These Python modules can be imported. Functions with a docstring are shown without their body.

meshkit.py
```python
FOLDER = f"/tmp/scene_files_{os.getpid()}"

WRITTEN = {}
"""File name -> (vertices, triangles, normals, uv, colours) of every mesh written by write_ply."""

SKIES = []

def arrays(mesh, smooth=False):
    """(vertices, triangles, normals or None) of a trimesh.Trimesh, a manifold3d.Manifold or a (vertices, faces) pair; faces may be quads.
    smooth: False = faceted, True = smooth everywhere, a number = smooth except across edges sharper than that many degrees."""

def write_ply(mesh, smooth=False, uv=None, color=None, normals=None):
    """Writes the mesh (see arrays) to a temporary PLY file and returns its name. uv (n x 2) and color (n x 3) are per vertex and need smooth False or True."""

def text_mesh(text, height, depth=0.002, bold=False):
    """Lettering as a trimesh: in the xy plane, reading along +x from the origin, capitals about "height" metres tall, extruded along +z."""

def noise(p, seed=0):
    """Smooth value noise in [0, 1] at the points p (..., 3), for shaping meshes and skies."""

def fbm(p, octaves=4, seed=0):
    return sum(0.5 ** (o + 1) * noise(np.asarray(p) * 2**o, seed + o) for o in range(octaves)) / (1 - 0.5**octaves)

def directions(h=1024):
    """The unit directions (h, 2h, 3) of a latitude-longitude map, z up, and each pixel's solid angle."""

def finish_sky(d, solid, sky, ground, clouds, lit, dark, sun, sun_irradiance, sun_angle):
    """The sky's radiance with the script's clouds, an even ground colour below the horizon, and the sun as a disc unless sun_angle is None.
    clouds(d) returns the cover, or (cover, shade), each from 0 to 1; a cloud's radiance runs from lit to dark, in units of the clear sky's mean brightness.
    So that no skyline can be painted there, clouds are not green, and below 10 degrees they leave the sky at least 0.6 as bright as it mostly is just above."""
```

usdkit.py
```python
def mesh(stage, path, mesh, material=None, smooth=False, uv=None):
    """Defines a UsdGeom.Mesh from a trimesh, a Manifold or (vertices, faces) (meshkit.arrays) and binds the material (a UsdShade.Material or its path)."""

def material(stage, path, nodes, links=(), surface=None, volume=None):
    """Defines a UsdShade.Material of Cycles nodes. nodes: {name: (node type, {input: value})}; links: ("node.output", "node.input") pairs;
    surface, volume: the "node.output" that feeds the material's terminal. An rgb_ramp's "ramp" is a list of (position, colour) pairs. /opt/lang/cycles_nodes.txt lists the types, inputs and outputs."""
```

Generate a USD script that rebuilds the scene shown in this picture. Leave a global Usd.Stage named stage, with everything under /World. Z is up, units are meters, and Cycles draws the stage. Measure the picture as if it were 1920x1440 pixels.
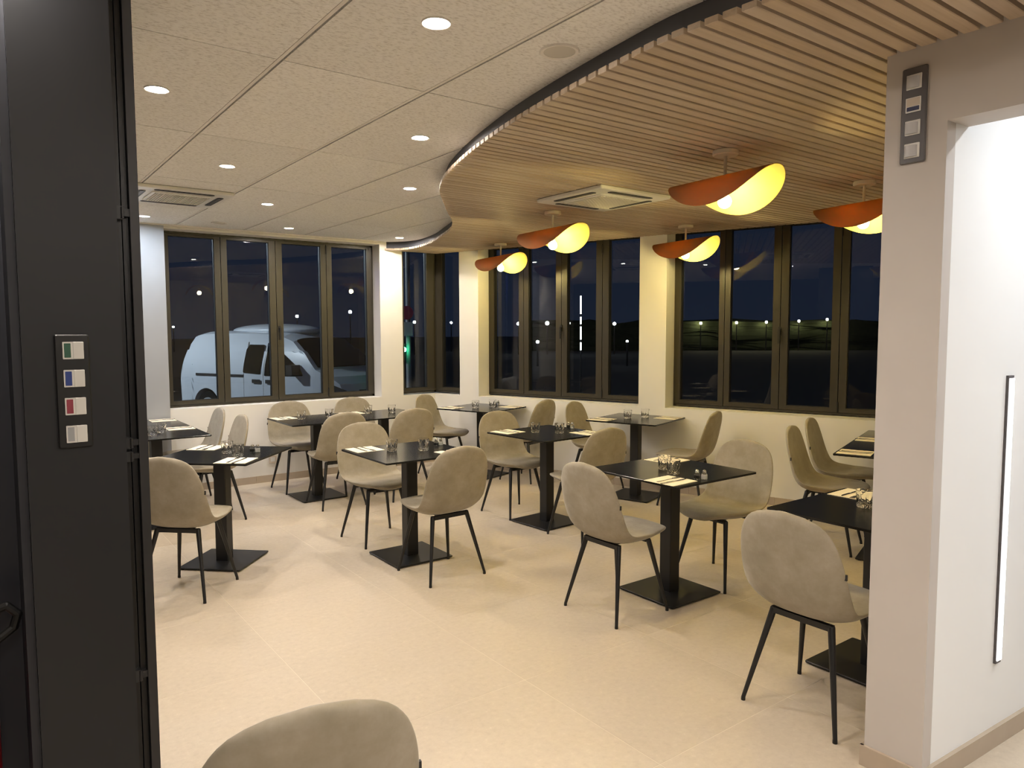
import math, random
import numpy as np, trimesh, manifold3d as m3, shapely
from shapely.geometry import Polygon, box as sbox, LineString
from shapely import affinity
import usdkit, meshkit
from pxr import Usd, UsdGeom, UsdLux, Gf, Sdf, UsdShade

rnd = random.Random(7)
stage = Usd.Stage.CreateInMemory()
UsdGeom.SetStageUpAxis(stage, UsdGeom.Tokens.z); UsdGeom.SetStageMetersPerUnit(stage, 1.0)
UsdGeom.Xform.Define(stage, '/World'); UsdGeom.Scope.Define(stage, '/World/Looks')
PI = math.pi
# ------------------------------------------------------------------ camera, night sky, light levels
EYE = 1.565
YAW, PITCH, ROLL = (math.radians(a) for a in (36.5936, -4.1579, 0.14654))
fw = np.array([math.sin(YAW)*math.cos(PITCH), math.cos(YAW)*math.cos(PITCH), math.sin(PITCH)])
rt = np.array([math.cos(YAW), -math.sin(YAW), 0.]); dn = np.cross(fw, rt)
rt, dn = math.cos(ROLL)*rt+math.sin(ROLL)*dn, -math.sin(ROLL)*rt+math.cos(ROLL)*dn
cam = UsdGeom.Camera.Define(stage, '/World/camera')
mat = np.eye(4); mat[0,:3], mat[1,:3], mat[2,:3], mat[3,:3] = rt, -dn, -fw, (0,0,EYE)
cam.AddTransformOp().Set(Gf.Matrix4d(*mat.ravel().tolist()))
cam.CreateHorizontalApertureAttr(36.0); cam.CreateVerticalApertureAttr(27.0)
cam.CreateFocalLengthAttr(36.0*1362.54/1920); cam.CreateClippingRangeAttr(Gf.Vec2f(0.02, 2000))
cam.CreateExposureAttr(1.4)
dome = UsdLux.DomeLight.Define(stage, '/World/night_sky')
dome.CreateColorAttr(Gf.Vec3f(0.35,0.5,1.0)); dome.CreateIntensityAttr(0.0035)
DOWN = 375.0      # radiance of a downlight lens
BULB = 170.0     # radiance of a pendant bulb
HALL = 215.0      # radiance of an unseen passage downlight lens
# ------------------------------------------------------------------ materials
def mat_(name, nodes, links, surface):
    return usdkit.material(stage, '/World/Looks/'+name, nodes, links, surface=surface)
def plain(name, col, rough=.5, metal=0., spec=.5, **kw):
    return mat_(name, {'p': ('principled_bsdf', dict(base_color=col, roughness=rough, metallic=metal, specular_ior_level=spec, **kw))}, [], 'p.BSDF')
def mottled(name, stops, scale, rough=.6, detail=4., bump=0., dist=.002, stretch=(1,1,1), bscale=None, obj=False, spec=.4, var=0., sheen=0., nrough=.6):
    n = {'t': ('texture_coordinate', {}) if obj else ('geometry', {}), 'm': ('mapping', dict(scale=stretch)),
         'n': ('noise_texture', dict(scale=scale, detail=detail, roughness=nrough)), 'r': ('rgb_ramp', {'ramp': stops}),
         'p': ('principled_bsdf', dict(roughness=rough, specular_ior_level=spec, sheen_weight=sheen, sheen_roughness=.4))}
    l = [(('t.object' if obj else 't.position'), 'm.vector'), ('m.vector','n.vector'), ('n.fac','r.fac')]
    last = 'r.color'
    if var:
        n['o'] = ('object_info', {}); n['mr'] = ('map_range', dict(from_min=0., from_max=1., to_min=1-var, to_max=1+var))
        n['h'] = ('hsv', {}); l += [('o.random','mr.value'), ('mr.result','h.value'), (last,'h.color')]; last = 'h.color'
    l.append((last, 'p.base_color'))
    if bump:
        n['nb'] = ('noise_texture', dict(scale=bscale or scale, detail=3., roughness=.6)); n['b'] = ('bump', dict(strength=bump, distance=dist))
        l += [('m.vector','nb.vector'), ('nb.fac','b.height'), ('b.normal','p.normal')]
    return mat_(name, n, l, 'p.BSDF')
def glow(name, col, s):
    return mat_(name, {'e': ('emission', dict(color=col, strength=s))}, [], 'e.emission')
M = {}
M['wall'] = mottled('white_paint', [(0,(.72,.70,.66)),(1,(.78,.76,.72))], 3., .6, bump=.05, bscale=220., dist=.001)
M['wall_grey'] = mottled('warm_grey_paint', [(0,(.52,.48,.45)),(1,(.57,.53,.50))], 3., .6, bump=.05, bscale=220., dist=.001)
M['pillar'] = mottled('cool_grey_paint', [(0,(.31,.32,.34)),(1,(.34,.35,.37))], 3., .5)
M['hall'] = mottled('bright_white_paint', [(0,(.82,.83,.84)),(1,(.85,.86,.87))], 3., .6)
M['charcoal'] = mottled('charcoal_paint', [(0,(.014,.0152,.0185)),(1,(.017,.018,.0215))], 5., .45)
M['rear'] = mottled('dark_unseen_wall', [(0,(.06,.058,.055)),(1,(.075,.072,.068))], 3., .6)  # unseen walls, kept dark so the window panes reflect little
M['navy'] = plain('dark_navy_paint', (.016,.018,.027), .5)
M['black'] = plain('matt_black_metal', (.008,.008,.009), .42)
M['black2'] = plain('black_door_lacquer', (.004,.004,.005), .35)
M['stile'] = plain('dark_grey_lacquer', (.022,.022,.024), .4)
M['bronze'] = mottled('bronze_aluminium', [(0,(.034,.029,.019)),(1,(.042,.036,.024))], 8., .38, spec=.5)
M['gasket'] = plain('black_gasket', (.006,.006,.006), .6)
tile_cols = [(0,(.36,.295,.22)),(.30,(.49,.415,.32)),(.45,(.535,.455,.355)),(.60,(.56,.48,.375)),(.70,(.62,.535,.43)),(1,(.74,.66,.55))]
M['tile'] = mottled('beige_stone_tile', tile_cols, 34., .5, detail=9., bump=.04, bscale=90., dist=.001, spec=.45, var=.02, nrough=.72)
M['grout'] = plain('pale_grout', (.72,.64,.52), .8)
M['base'] = mottled('plinth_tile', [(0,(.42,.34,.26)),(1,(.49,.41,.32))], 12., .5)
M['wool'] = mottled('wood_wool_board', [(0,(.28,.255,.23)),(.34,(.70,.68,.655)),(.5,(.85,.84,.82)),(1,(.93,.92,.90))], 105., .9, detail=3., bump=.5, bscale=150., dist=.004, stretch=(.55,1,1), spec=.1, var=.03)
M['tbar'] = plain('ceiling_rail', (.78,.75,.71), .6)
M['gap'] = plain('dark_joint', (.09,.075,.06), .9)
oak = []
for k,(a,b) in enumerate([((.44,.35,.26),(.56,.46,.36)),((.40,.31,.225),(.52,.42,.32)),((.47,.375,.28),(.59,.49,.39)),((.42,.32,.225),(.545,.435,.32))]):
    oak.append(mottled(f'oak_slat_{k}', [(.25,a),(.5,tuple((x+y)/2 for x,y in zip(a,b))),(.75,b)], 30., .55, detail=5., stretch=(.06,1.6,1.6), bump=.08, bscale=40., dist=.001))
M['felt'] = plain('black_felt', (.018,.014,.012), .95)
M['fascia'] = plain('slate_fascia', (.070,.074,.090), .5)
M['fabric'] = mottled('taupe_suede', [(.2,(.235,.20,.145)),(.45,(.30,.26,.19)),(.6,(.345,.30,.23)),(.8,(.42,.375,.295))], 7., .75, detail=7., bump=.12, bscale=160., dist=.001, obj=True, spec=.25, var=.03, sheen=.25, nrough=.68)
M['piping'] = plain('taupe_welt', (.33,.27,.195), .75)
M['tag'] = plain('woven_tag', (.02,.02,.02), .6)
M['table'] = mottled('black_laminate', [(0,(.007,.007,.007)),(1,(.010,.010,.0095))], 60., .20, spec=.35)
M['paper'] = mottled('cream_paper', [(0,(.80,.72,.56)),(1,(.86,.78,.62))], 40., .8)
M['steel'] = plain('polished_steel', (.55,.54,.52), .2, 1.)
M['glass'] = mat_('clear_glass', {'p': ('principled_bsdf', dict(base_color=(1,1,1), roughness=0., ior=1.48, transmission_weight=1.))}, [], 'p.BSDF')
M['white_plastic'] = plain('white_plastic', (.74,.73,.70), .35)
M['white_metal'] = plain('cream_lacquer', (.62,.56,.46), .4)
M['grille'] = plain('grille_plastic', (.60,.57,.52), .5)
M['slot'] = plain('louvre_dark', (.035,.037,.042), .5)
M['lens'] = glow('downlight_lens', (1.0,.90,.80), DOWN)
M['lens_cool'] = glow('downlight_lens_cool', (.80,.90,1.0), DOWN*.9)
M['bulb'] = glow('pendant_bulb', (1.0,.79,.30), BULB)
M['unseen_hall_lamp'] = glow('unseen_passage_lamp', (.93,.97,1.0), HALL)
M['strip'] = glow('strip_lamp', (1.,1.,1.), 3.)
def sheet(name, col, tcol, f):
    return mat_(name, {'d': ('diffuse_bsdf', dict(color=col)), 't': ('translucent_bsdf', dict(color=tcol)), 'x': ('mix_closure', dict(fac=f))},
                [('d.BSDF','x.closure1'), ('t.BSDF','x.closure2')], 'x.closure')
M['shade_out'] = sheet('bronze_shade', (.34,.25,.155), (.85,.50,.12), .50)
M['shade_in'] = sheet('cream_lining', (.58,.50,.16), (.85,.64,.26), .30)
M['pane'] = mat_('window_glass', {'g': ('geometry', {}), 'i': ('math', dict(math_type='subtract', value1=1.)), 'f': ('fresnel', dict(IOR=1.5)),
    'm': ('math', dict(math_type='multiply')), 't': ('transparent_bsdf', dict(color=(.90,.93,.92))), 's': ('glossy_bsdf', dict(color=(1,1,1), roughness=0.)), 'x': ('mix_closure', {})},
    [('g.backfacing','i.value2'), ('f.fac','m.value1'), ('i.value','m.value2'), ('m.value','x.fac'), ('t.BSDF','x.closure1'), ('s.BSDF','x.closure2')], 'x.closure')
M['red'] = plain('red_enamel', (.36,.010,.014), .3)
M['rubber'] = plain('black_rubber', (.006,.006,.006), .5)
M['asphalt'] = mottled('asphalt', [(0,(.035,.036,.04)),(1,(.06,.062,.066))], 60., .85)
M['kerb'] = plain('kerb_stone', (.22,.22,.22), .8)
M['van'] = plain('white_van_paint', (.62,.66,.72), .25, coat_weight=.5)
M['van_glass'] = plain('dark_van_glass', (.006,.008,.008), .06)
M['van_trim'] = plain('dark_van_trim', (.02,.02,.022), .5)
M['hedge'] = mottled('dark_hedge', [(0,(.012,.018,.007)),(1,(.04,.052,.022))], 2.5, .9)
for nm, c in dict(green=(.035,.115,.075), blue=(.030,.060,.26), rose=(.30,.045,.07), greyb=(.38,.39,.41), navyb=(.014,.017,.075), plate=(.085,.078,.082), knob=(.52,.52,.54), beige=(.60,.52,.44), dial=(.74,.74,.72), ext_blue=(.02,.05,.30)).items():
    M[nm] = plain('tint_'+nm, c, .4)
M['lamp_white'] = glow('street_lamp_white', (.9,.95,1.), 14.); M['lamp_warm'] = glow('street_lamp_warm', (1.,.86,.5), 45.)
M['lamp_green'] = glow('signal_green', (.08,1.,.45), 14.); M['lamp_blue'] = glow('unseen_facade_blue', (.04,.09,1.), 8.0)
M['flood'] = glow('unseen_van_flood', (.80,.89,1.), 600.)
# ------------------------------------------------------------------ helpers
_names = {}
def path_for(name, parent):
    base = str(parent.GetPath()) if parent is not None else '/World'
    k = (base, name); n = _names.get(k, 0); _names[k] = n+1
    return f'{base}/{name}' + (f'_{n:03d}' if n else '')
def tag(p, label=None, cat=None, group=None, kind=None):
    p = p.GetPrim() if hasattr(p, 'GetPrim') else p
    for k, v in (('label',label),('category',cat),('group',group),('kind',kind)):
        if v: p.SetCustomDataByKey(k, v)
    return p
def part(name, mesh, m, parent=None, smooth=35, label=None):
    me = usdkit.mesh(stage, path_for(name, parent), mesh, M[m] if isinstance(m, str) else m, smooth=smooth)
    if label: tag(me, label)
    return me.GetPrim()
def thing(name, label=None, cat=None, loc=(0,0,0), rz=0., group=None, kind=None):
    x = UsdGeom.Xform.Define(stage, path_for(name, None))
    x.AddTranslateOp().Set(Gf.Vec3d(*map(float,loc))); x.AddRotateZOp().Set(float(rz))
    return tag(x, label, cat, group, kind)
def place(p, loc, rz):
    p.GetAttribute('xformOp:translate').Set(Gf.Vec3d(*map(float,loc))); p.GetAttribute('xformOp:rotateZ').Set(float(rz))
class Kind:
    'one modelled thing; every further one is an instance of it'
    def __init__(s, name, cat, build): s.name, s.cat, s.build, s.first = name, cat, build, None
    def put(s, loc, rz, label, group=None):
        if s.first is None:
            s.first = thing(s.name, label, s.cat, loc, rz, group); s.build(s.first); return s.first
        x = UsdGeom.Xform.Define(stage, path_for(s.name, None)); p = x.GetPrim()
        p.GetReferences().AddInternalReference(s.first.GetPath()); p.SetInstanceable(True)
        x.GetPrim().CreateAttribute('xformOp:translate', Sdf.ValueTypeNames.Double3).Set(Gf.Vec3d(*map(float,loc)))
        x.GetPrim().CreateAttribute('xformOp:rotateZ', Sdf.ValueTypeNames.Float).Set(float(rz))
        return tag(p, label, s.cat, group)
cat_ = trimesh.util.concatenate
def bx(x0,x1,y0,y1,z0,z1):
    return trimesh.creation.box(bounds=[(min(x0,x1),min(y0,y1),min(z0,z1)),(max(x0,x1),max(y0,y1),max(z0,z1))])
def ext(poly, z0, z1):
    gs = [g for g in getattr(poly,'geoms',[poly]) if g.geom_type=='Polygon' and g.area>1e-7]
    ms = []
    for g in gs:
        e = trimesh.creation.extrude_polygon(g, z1-z0, engine='earcut'); e.apply_translation((0,0,z0)); ms.append(e)
    return cat_(ms) if ms else None
def rrect(w, h, r, n=4, cx=0, cy=0): return sbox(cx-w/2+r, cy-h/2+r, cx+w/2-r, cy+h/2-r).buffer(r, quad_segs=n)
def bevel_slab(poly, z0, z1, b):
    'slab with chamfered top and bottom rim'
    a, c = np.array(poly.exterior.coords)[:-1], np.array(poly.buffer(-b, join_style=2).exterior.coords)[:-1]
    if len(a) != len(c): return ext(poly, z0, z1)
    if not shapely.LinearRing(a).is_ccw: a = a[::-1]
    if not shapely.LinearRing(c).is_ccw: c = c[::-1]
    c = np.roll(c, -int(np.argmin(np.linalg.norm(c-a[0],axis=1))), 0)
    n = len(a); rings = [(c,z0),(a,z0+b),(a,z1-b),(c,z1)]
    v = np.vstack([np.c_[p, np.full(n,z)] for p,z in rings]); f = []
    for k in range(3):
        for i in range(n):
            j=(i+1)%n; f += [(k*n+i,k*n+j,(k+1)*n+j),(k*n+i,(k+1)*n+j,(k+1)*n+i)]
    m0 = len(v); v = np.vstack([v,[(*c.mean(0),z0),(*c.mean(0),z1)]])
    for i in range(n): j=(i+1)%n; f += [(m0,j,i),(m0+1,3*n+i,3*n+j)]
    return trimesh.Trimesh(v, f, process=False)
def lathe(pts, n=24, z=0):
    m = trimesh.creation.revolve(np.array(pts,float), sections=n); m.fix_normals(); return m
def rod(a, b, r0, r1=None, n=10):
    a, b = np.array(a,float), np.array(b,float); r1 = r0 if r1 is None else r1
    d = b-a; L = np.linalg.norm(d); m = trimesh.creation.revolve([(0,0),(r0,0),(r1,L),(0,L)], sections=n)
    m.apply_transform(trimesh.geometry.align_vectors((0,0,1), d/L)); m.apply_translation(a); return m
def tube(path, r, n=8):
    return cat_([rod(path[i], path[i+1], r, n=n) for i in range(len(path)-1)] + [trimesh.creation.icosphere(1, r).apply_translation(p) for p in path[1:-1]])
def xf(mesh, O, d, n):
    'local (s along d, t along n, z) to world'
    T = np.eye(4); T[:2,0] = d; T[:2,1] = n; T[:2,3] = O
    m = mesh.copy(); m.apply_transform(T)
    return m
def man(meshes):
    out = None
    for m in meshes:
        k = m3.Manifold(m3.Mesh(np.asarray(m.vertices,np.float32), np.asarray(m.faces,np.uint32)))
        out = k if out is None else out + k
    return out
# ------------------------------------------------------------------ plan of the room
CEIL, SOF = 2.5777, 2.483
TH2 = math.radians(18.45)
D2 = np.array([math.sin(TH2), -math.cos(TH2)]); N2 = np.array([-math.cos(TH2), -math.sin(TH2)]); P2 = np.array([4.52, 7.64])
def w2(s, t): return tuple(P2 + D2*s + N2*t)
CIN, COUT = w2(.0648,.09), w2(-.151,-.21)
GX, GY, HY = 2.52, 1.268, 1.07          # grey wall face, its end, passage wall
W2END = w2(6.72,.09)
room = Polygon([(-2.6,-2.6),(6.9,-2.6),(6.9,GY),W2END,CIN,(-2.6,7.55)])
# soffit edge: x as a function of y
CY = [-2.6,-1.0,0.0,.6,1.265,1.6,1.9,2.07,2.4,2.73,3.06,3.23,3.78,3.911,4.135,4.266,4.604,4.934,5.18,5.356,5.64,6.137,6.77,7.17,7.40,7.56]
CXX = [2.6,2.3,2.06,1.93,1.838,1.816,1.845,1.868,1.919,1.985,2.07,2.118,2.31,2.37,2.487,2.57,2.809,3.043,3.23,3.345,3.506,3.704,3.92,3.985,3.945,3.77]
from scipy.interpolate import PchipInterpolator
edge = PchipInterpolator(CY, CXX)
def xr(y):   # right limit of the soffit
    if y < GY: return GX
    return CIN[0] + (CIN[1]-y)*math.tan(TH2)
# ------------------------------------------------------------------ floor of stone tiles
fl = thing('floor', 'beige stone tile floor with pale joints', 'floor', kind='structure')
part('grout_bed', ext(room, -.06, -.0004), 'grout', fl)
ang = math.radians(.093)
for i in range(-6, 9):
    for j in range(-8, 8):
        q = affinity.translate(affinity.rotate(affinity.translate(sbox(.0012,.0012,.8008,.7991), i*.802, j*.8003), math.degrees(ang), origin=(0,0)), 1.1278, 2.5072).intersection(room)
        if q.area < 1e-3: continue
        part('tile', ext(q, -.012, 0.), 'tile', fl, smooth=False)
# ------------------------------------------------------------------ acoustic ceiling of wood-wool boards
ys = np.linspace(-2.6, 7.55, 140)
soff = Polygon([(float(edge(y))+.045, y) for y in ys] + [(8, 7.55),(8,-2.6)])
acous = room.difference(soff).difference(sbox(GX,-3,9,GY))
ce = thing('ceiling', 'suspended ceiling of beige wood-wool boards', 'ceiling', kind='structure')
part('ceiling_backing', ext(room, CEIL+.012, CEIL+.08), 'gap', ce)
for i in range(-6, 6):
    x0 = .981+i*.625
    for j in range(-5, 5):
        y0 = 2.758+j*1.2504
        q = sbox(x0+.005, y0+.003, x0+.605, y0+1.2474).intersection(acous)
        if q.area < 2e-3: continue
        part('ceiling_panel', ext(q, CEIL+(.0006*rnd.random()), CEIL+.02), 'wool', ce, smooth=False)
    q = sbox(x0+.608, -2.6, x0+.622, 7.55).intersection(acous)
    if q.area > 1e-3: part('ceiling_rail', ext(q, CEIL+.001, CEIL+.02), 'tbar', ce, smooth=False)
part('edge_trim', ext(sbox(-2.6,7.51,3.76,7.56), CEIL-.012, CEIL+.01), 'tbar', ce)
# ------------------------------------------------------------------ slatted oak soffit
so = thing('slatted_ceiling', 'lowered ceiling of narrow oak slats with a wavy edge', 'ceiling', kind='structure')
PITCH_S, SLAT = .0625, .0475
nsl = 0
y = -1.2
while y < 7.5:
    yc = y+SLAT/2
    xe = max(xr(y), xr(y+SLAT)) if y >= GY-.01 else GX+.02
    xe2 = xr(y+SLAT) if y >= GY-.01 else xe
    q = Polygon([(float(edge(y)), y),(xe+.02, y),(xe2+.02, y+SLAT),(float(edge(y+SLAT)), y+SLAT)])
    if q.is_valid and q.area > 1e-4:
        m = bevel_slab(q, SOF, SOF+.022, .0022)
        part('slat', m, oak[rnd.randrange(4)], so, smooth=False); nsl += 1
    y += PITCH_S
inner = Polygon([(float(edge(y))+.05, y) for y in ys] + [(xr(y)+.05, y) for y in ys[::-1]])
part('felt_backing', ext(inner.buffer(0), SOF+.024, SOF+.034), 'felt', so)
lx = [float(edge(y)) + .5*(PITCH_S) + .012 for y in ys]
ring = LineString([(float(edge(y))+.05, y) for y in ys]).buffer(.008, cap_style=2)
part('fascia', ext(ring, SOF+.018, CEIL+.011), 'fascia', so, smooth=40)
for yb in (1.9, 3.4, 5.0, 6.4):
    pass
# ------------------------------------------------------------------ walls
SILL, HEAD = .818, 2.545
def strip(pts): return Polygon(pts)
w1 = lambda a,b: sbox(a, 7.55, b, 7.85)
cornL = Polygon([(4.028,7.55), CIN, COUT, (4.028,7.85)])
full1 = Polygon([(-2.6,7.55), CIN, COUT, (-2.6,7.85)])
def w2q(a,b,t0=.09,t1=-.21): return Polygon([w2(a,t0),w2(b,t0),w2(b,t1),w2(a,t1)])
full2 = Polygon([CIN, w2(6.9,.09), w2(6.9,-.21), COUT])
wl = man([ext(full1,0,SILL), ext(full1,HEAD,2.75), ext(w1(-2.6,1.45),SILL,HEAD), ext(w1(3.745,4.028),SILL,HEAD)])
part_w = part('wall_left', wl, 'wall'); tag(part_w, 'white wall below and beside the van window', 'wall', kind='structure')
wr = man([ext(full2,0,SILL), ext(full2,HEAD,2.75), ext(w2q(.446,.724),SILL,HEAD), ext(w2q(2.725,3.0075),SILL,HEAD), ext(w2q(5.06,6.9),SILL,HEAD)])
tag(part('wall_right', wr, 'wall'), 'white window wall running along the right side', 'wall', kind='structure')
tag(part('wall_rear', bx(-2.8,7.1,-2.8,-2.6,0,2.75), 'rear'), 'unseen dark rear wall behind the viewer, dimming the window reflections', 'wall', kind='structure')
tag(part('wall_side', bx(-2.8,-2.6,-2.6,7.85,0,2.75), 'rear'), 'unseen dark side wall behind the partition, dimming the window reflections', 'wall', kind='structure')
tag(part('pillar', bx(.55,1.500,7.512,7.60,0,CEIL+.01), 'pillar', smooth=False), 'cool grey column left of the van window', 'column', kind='structure')
# entrance wall: grey face with the opening into the bright passage
ent = man([bx(GX,GX+.14,HY,GY,0,2.75), bx(GX,GX+.14,-2.6,HY,2.23,2.75), bx(GX+.14,6.65,HY+.12,GY,0,2.75)])
tag(part('wall_entrance', ent, 'wall_grey', smooth=False), 'grey end wall with a switch plate high up', 'wall', kind='structure')
sl = -.065
pw = ext(Polygon([(GX+.0005,HY+.004),(6.65,HY+sl*4.13),(6.65,HY+.13),(GX+.0005,HY+.13)]), 0, 2.62)
tag(part('wall_passage', pw, 'hall', smooth=False), 'bright white side wall of the passage', 'wall', kind='structure')
tag(part('wall_end', bx(6.66,6.8,-2.6,.9,0,2.75), 'hall'), 'far end wall of the passage', 'wall', kind='structure')
tag(part('ceiling_passage', bx(GX+.14,6.66,-2.6,1.0,2.56,2.6), 'hall'), 'white ceiling of the passage', 'ceiling', kind='structure')
# plinth tiles
def plinth(name, pts, label, h=.072, t=.011, L=.8):
    th = thing(name, label, 'baseboard', kind='structure')
    for (a,b,n) in pts:
        a,b,n = map(np.array,(a,b,n)); ln = np.linalg.norm(b-a); d=(b-a)/ln; s=0.
        while s < ln-.01:
            e = min(s+L, ln)
            part('plinth_tile', xf(bx(s+.001,e-.001,0,t,0,h), a, d, n), 'base', th, smooth=False); s = e
plinth('baseboard_left', [((1.5,7.55),CIN,(0,-1))], 'beige tile skirting below the van window')
plinth('baseboard_right', [(CIN,w2(6.7,.09),tuple(N2))], 'beige tile skirting along the right window wall')
nn = np.array([sl,-1.])/math.hypot(1,sl)
plinth('baseboard_passage', [((GX,HY+.004),(6.6,HY+sl*4.08),tuple(nn))], 'beige tile skirting along the white passage wall', .075, .014)
plinth('baseboard_entrance', [((GX,HY),(GX,GY+.012),(-1,0)),((GX-.01,GY),(2.9,GY),(0,1))], 'beige tile skirting around the grey end wall', .075, .012)
# foreground partition, recess and folded door
tag(part('wall_foreground', bx(.098,.320,2.16,2.42,0,CEIL+.01), 'charcoal', smooth=False), 'charcoal partition end with a coloured switch plate', 'wall', kind='structure')
tag(part('wall_recess', cat_([bx(-2.6,.10,2.42,2.52,0,CEIL+.01), bx(.078,.0975,2.175,2.42,0,CEIL+.01)]), 'navy', smooth=False), 'dark navy recess left of the charcoal partition', 'wall', kind='structure')
dr = thing('door_1', 'folded black door stacked beside the charcoal partition', 'door', kind='structure')
part('door_leaf', bx(.3215,.334,2.19,2.95,.01,CEIL-.02), 'black2', dr, smooth=False)
part('door_leaf', bx(.336,.3495,2.185,2.95,.01,CEIL-.02), 'black2', dr, smooth=False)
part('door_stile', bx(.3515,.3735,2.165,2.95,.01,CEIL-.02), 'stile', dr, smooth=False)
for z0, z1 in ((1.862,1.896),(1.252,1.282),(1.216,1.244),(.604,.637)):
    h = part('door_hinge', cat_([bx(.319,.335,2.168,2.19,z0,z1), bx(.333,.353,2.17,2.19,z0+.008,z1-.006)]), 'stile', dr, smooth=False)
    part('hinge_pin', rod((.334,2.168,z0+.002),(.334,2.168,z1-.002),.004), 'stile', h)
# ------------------------------------------------------------------ windows
def window(n, label, runs, handles=(), hinges=()):
    w = thing(f'window_{n}', label, 'window', kind='structure')
    for (O,d,nm,s0,s1,z0,z1,panes,endcaps) in runs:
        f = .028
        bars = [bx(s0,s1,-.07,0,z0,z0+.022), bx(s0,s1,-.07,0,z1-.022,z1)]
        if endcaps[0]: bars.append(bx(s0,s0+f,-.07,0,z0,z1))
        if endcaps[1]: bars.append(bx(s1-f,s1,-.07,0,z0,z1))
        part('window_frame', xf(cat_(bars),O,d,nm), 'bronze', w, smooth=False)
        for k,(a,b) in enumerate(panes):
            lo = s0+(f if endcaps[0] else 0)+.003 if k==0 else (panes[k-1][1]+a)/2+.003
            hi = s1-(f if endcaps[1] else 0)-.003 if k==len(panes)-1 else (b+panes[k+1][0])/2-.003
            zb, zt = z0+.064, z1-.045
            Z0, Z1 = z0+.025, z1-.025
            sash = cat_([bx(lo,a,-.05,.014,Z0,Z1), bx(b,hi,-.05,.014,Z0,Z1), bx(a,b,-.05,.014,Z0,zb), bx(a,b,-.05,.014,zt,Z1)])
            sp = part('sash', xf(sash,O,d,nm), 'bronze', w, smooth=False)
            part('pane', xf(bx(a-.004,b+.004,-.034,-.028,zb-.004,zt+.004),O,d,nm), 'pane', sp, smooth=False)
            g = .004
            part('gasket', xf(cat_([bx(a,a+g,-.03,.0,zb,zt),bx(b-g,b,-.03,.0,zb,zt),bx(a,b,-.03,.0,zb,zb+g),bx(a,b,-.03,.0,zt-g,zt)]),O,d,nm), 'gasket', sp, smooth=False)
    O,d,nm = runs[0][:3]
    for s,z in handles:
        hd = part('window_handle', xf(cat_([bx(s-.011,s+.011,.013,.024,z-.035,z+.035), bx(s-.008,s+.008,.024,.046,z-.008,z+.008), bx(s-.009,s+.009,.040,.052,z-.115,z+.012)]),O,d,nm), 'gasket', w, smooth=False)
    for s,z in hinges:
        part('window_hinge', xf(rod((s,.018,z-.045),(s,.018,z+.045),.007),O,d,nm), 'gasket', w)
window(1, 'wide bronze framed window looking onto the white van', [((0,7.73),(1,0),(0,-1),1.452,3.744,SILL,HEAD,[(1.574,1.999),(2.123,2.549),(2.688,3.115),(3.243,3.662)],(1,1))], [(2.642,1.594)], [(3.179,.90),(3.179,2.46)])
window(2, 'narrow bronze corner window where the two walls meet', [((0,7.64),(1,0),(0,-1),4.0285,4.52,SILL+.012,HEAD,[(4.085,4.392)],(1,1)), (tuple(P2),tuple(D2),tuple(N2),.0,.4455,SILL+.012,HEAD,[(.116,.395)],(1,1))])
window(3, 'bronze four-pane window left of the white pier', [(w2(0,-.11),tuple(D2),tuple(N2),.725,2.724,SILL+.012,HEAD,[(.807,1.158),(1.29,1.648),(1.789,2.143),(2.29,2.643)],(1,1))], [(1.72,1.598)], [(2.217,.905),(2.217,2.42)])
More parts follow.
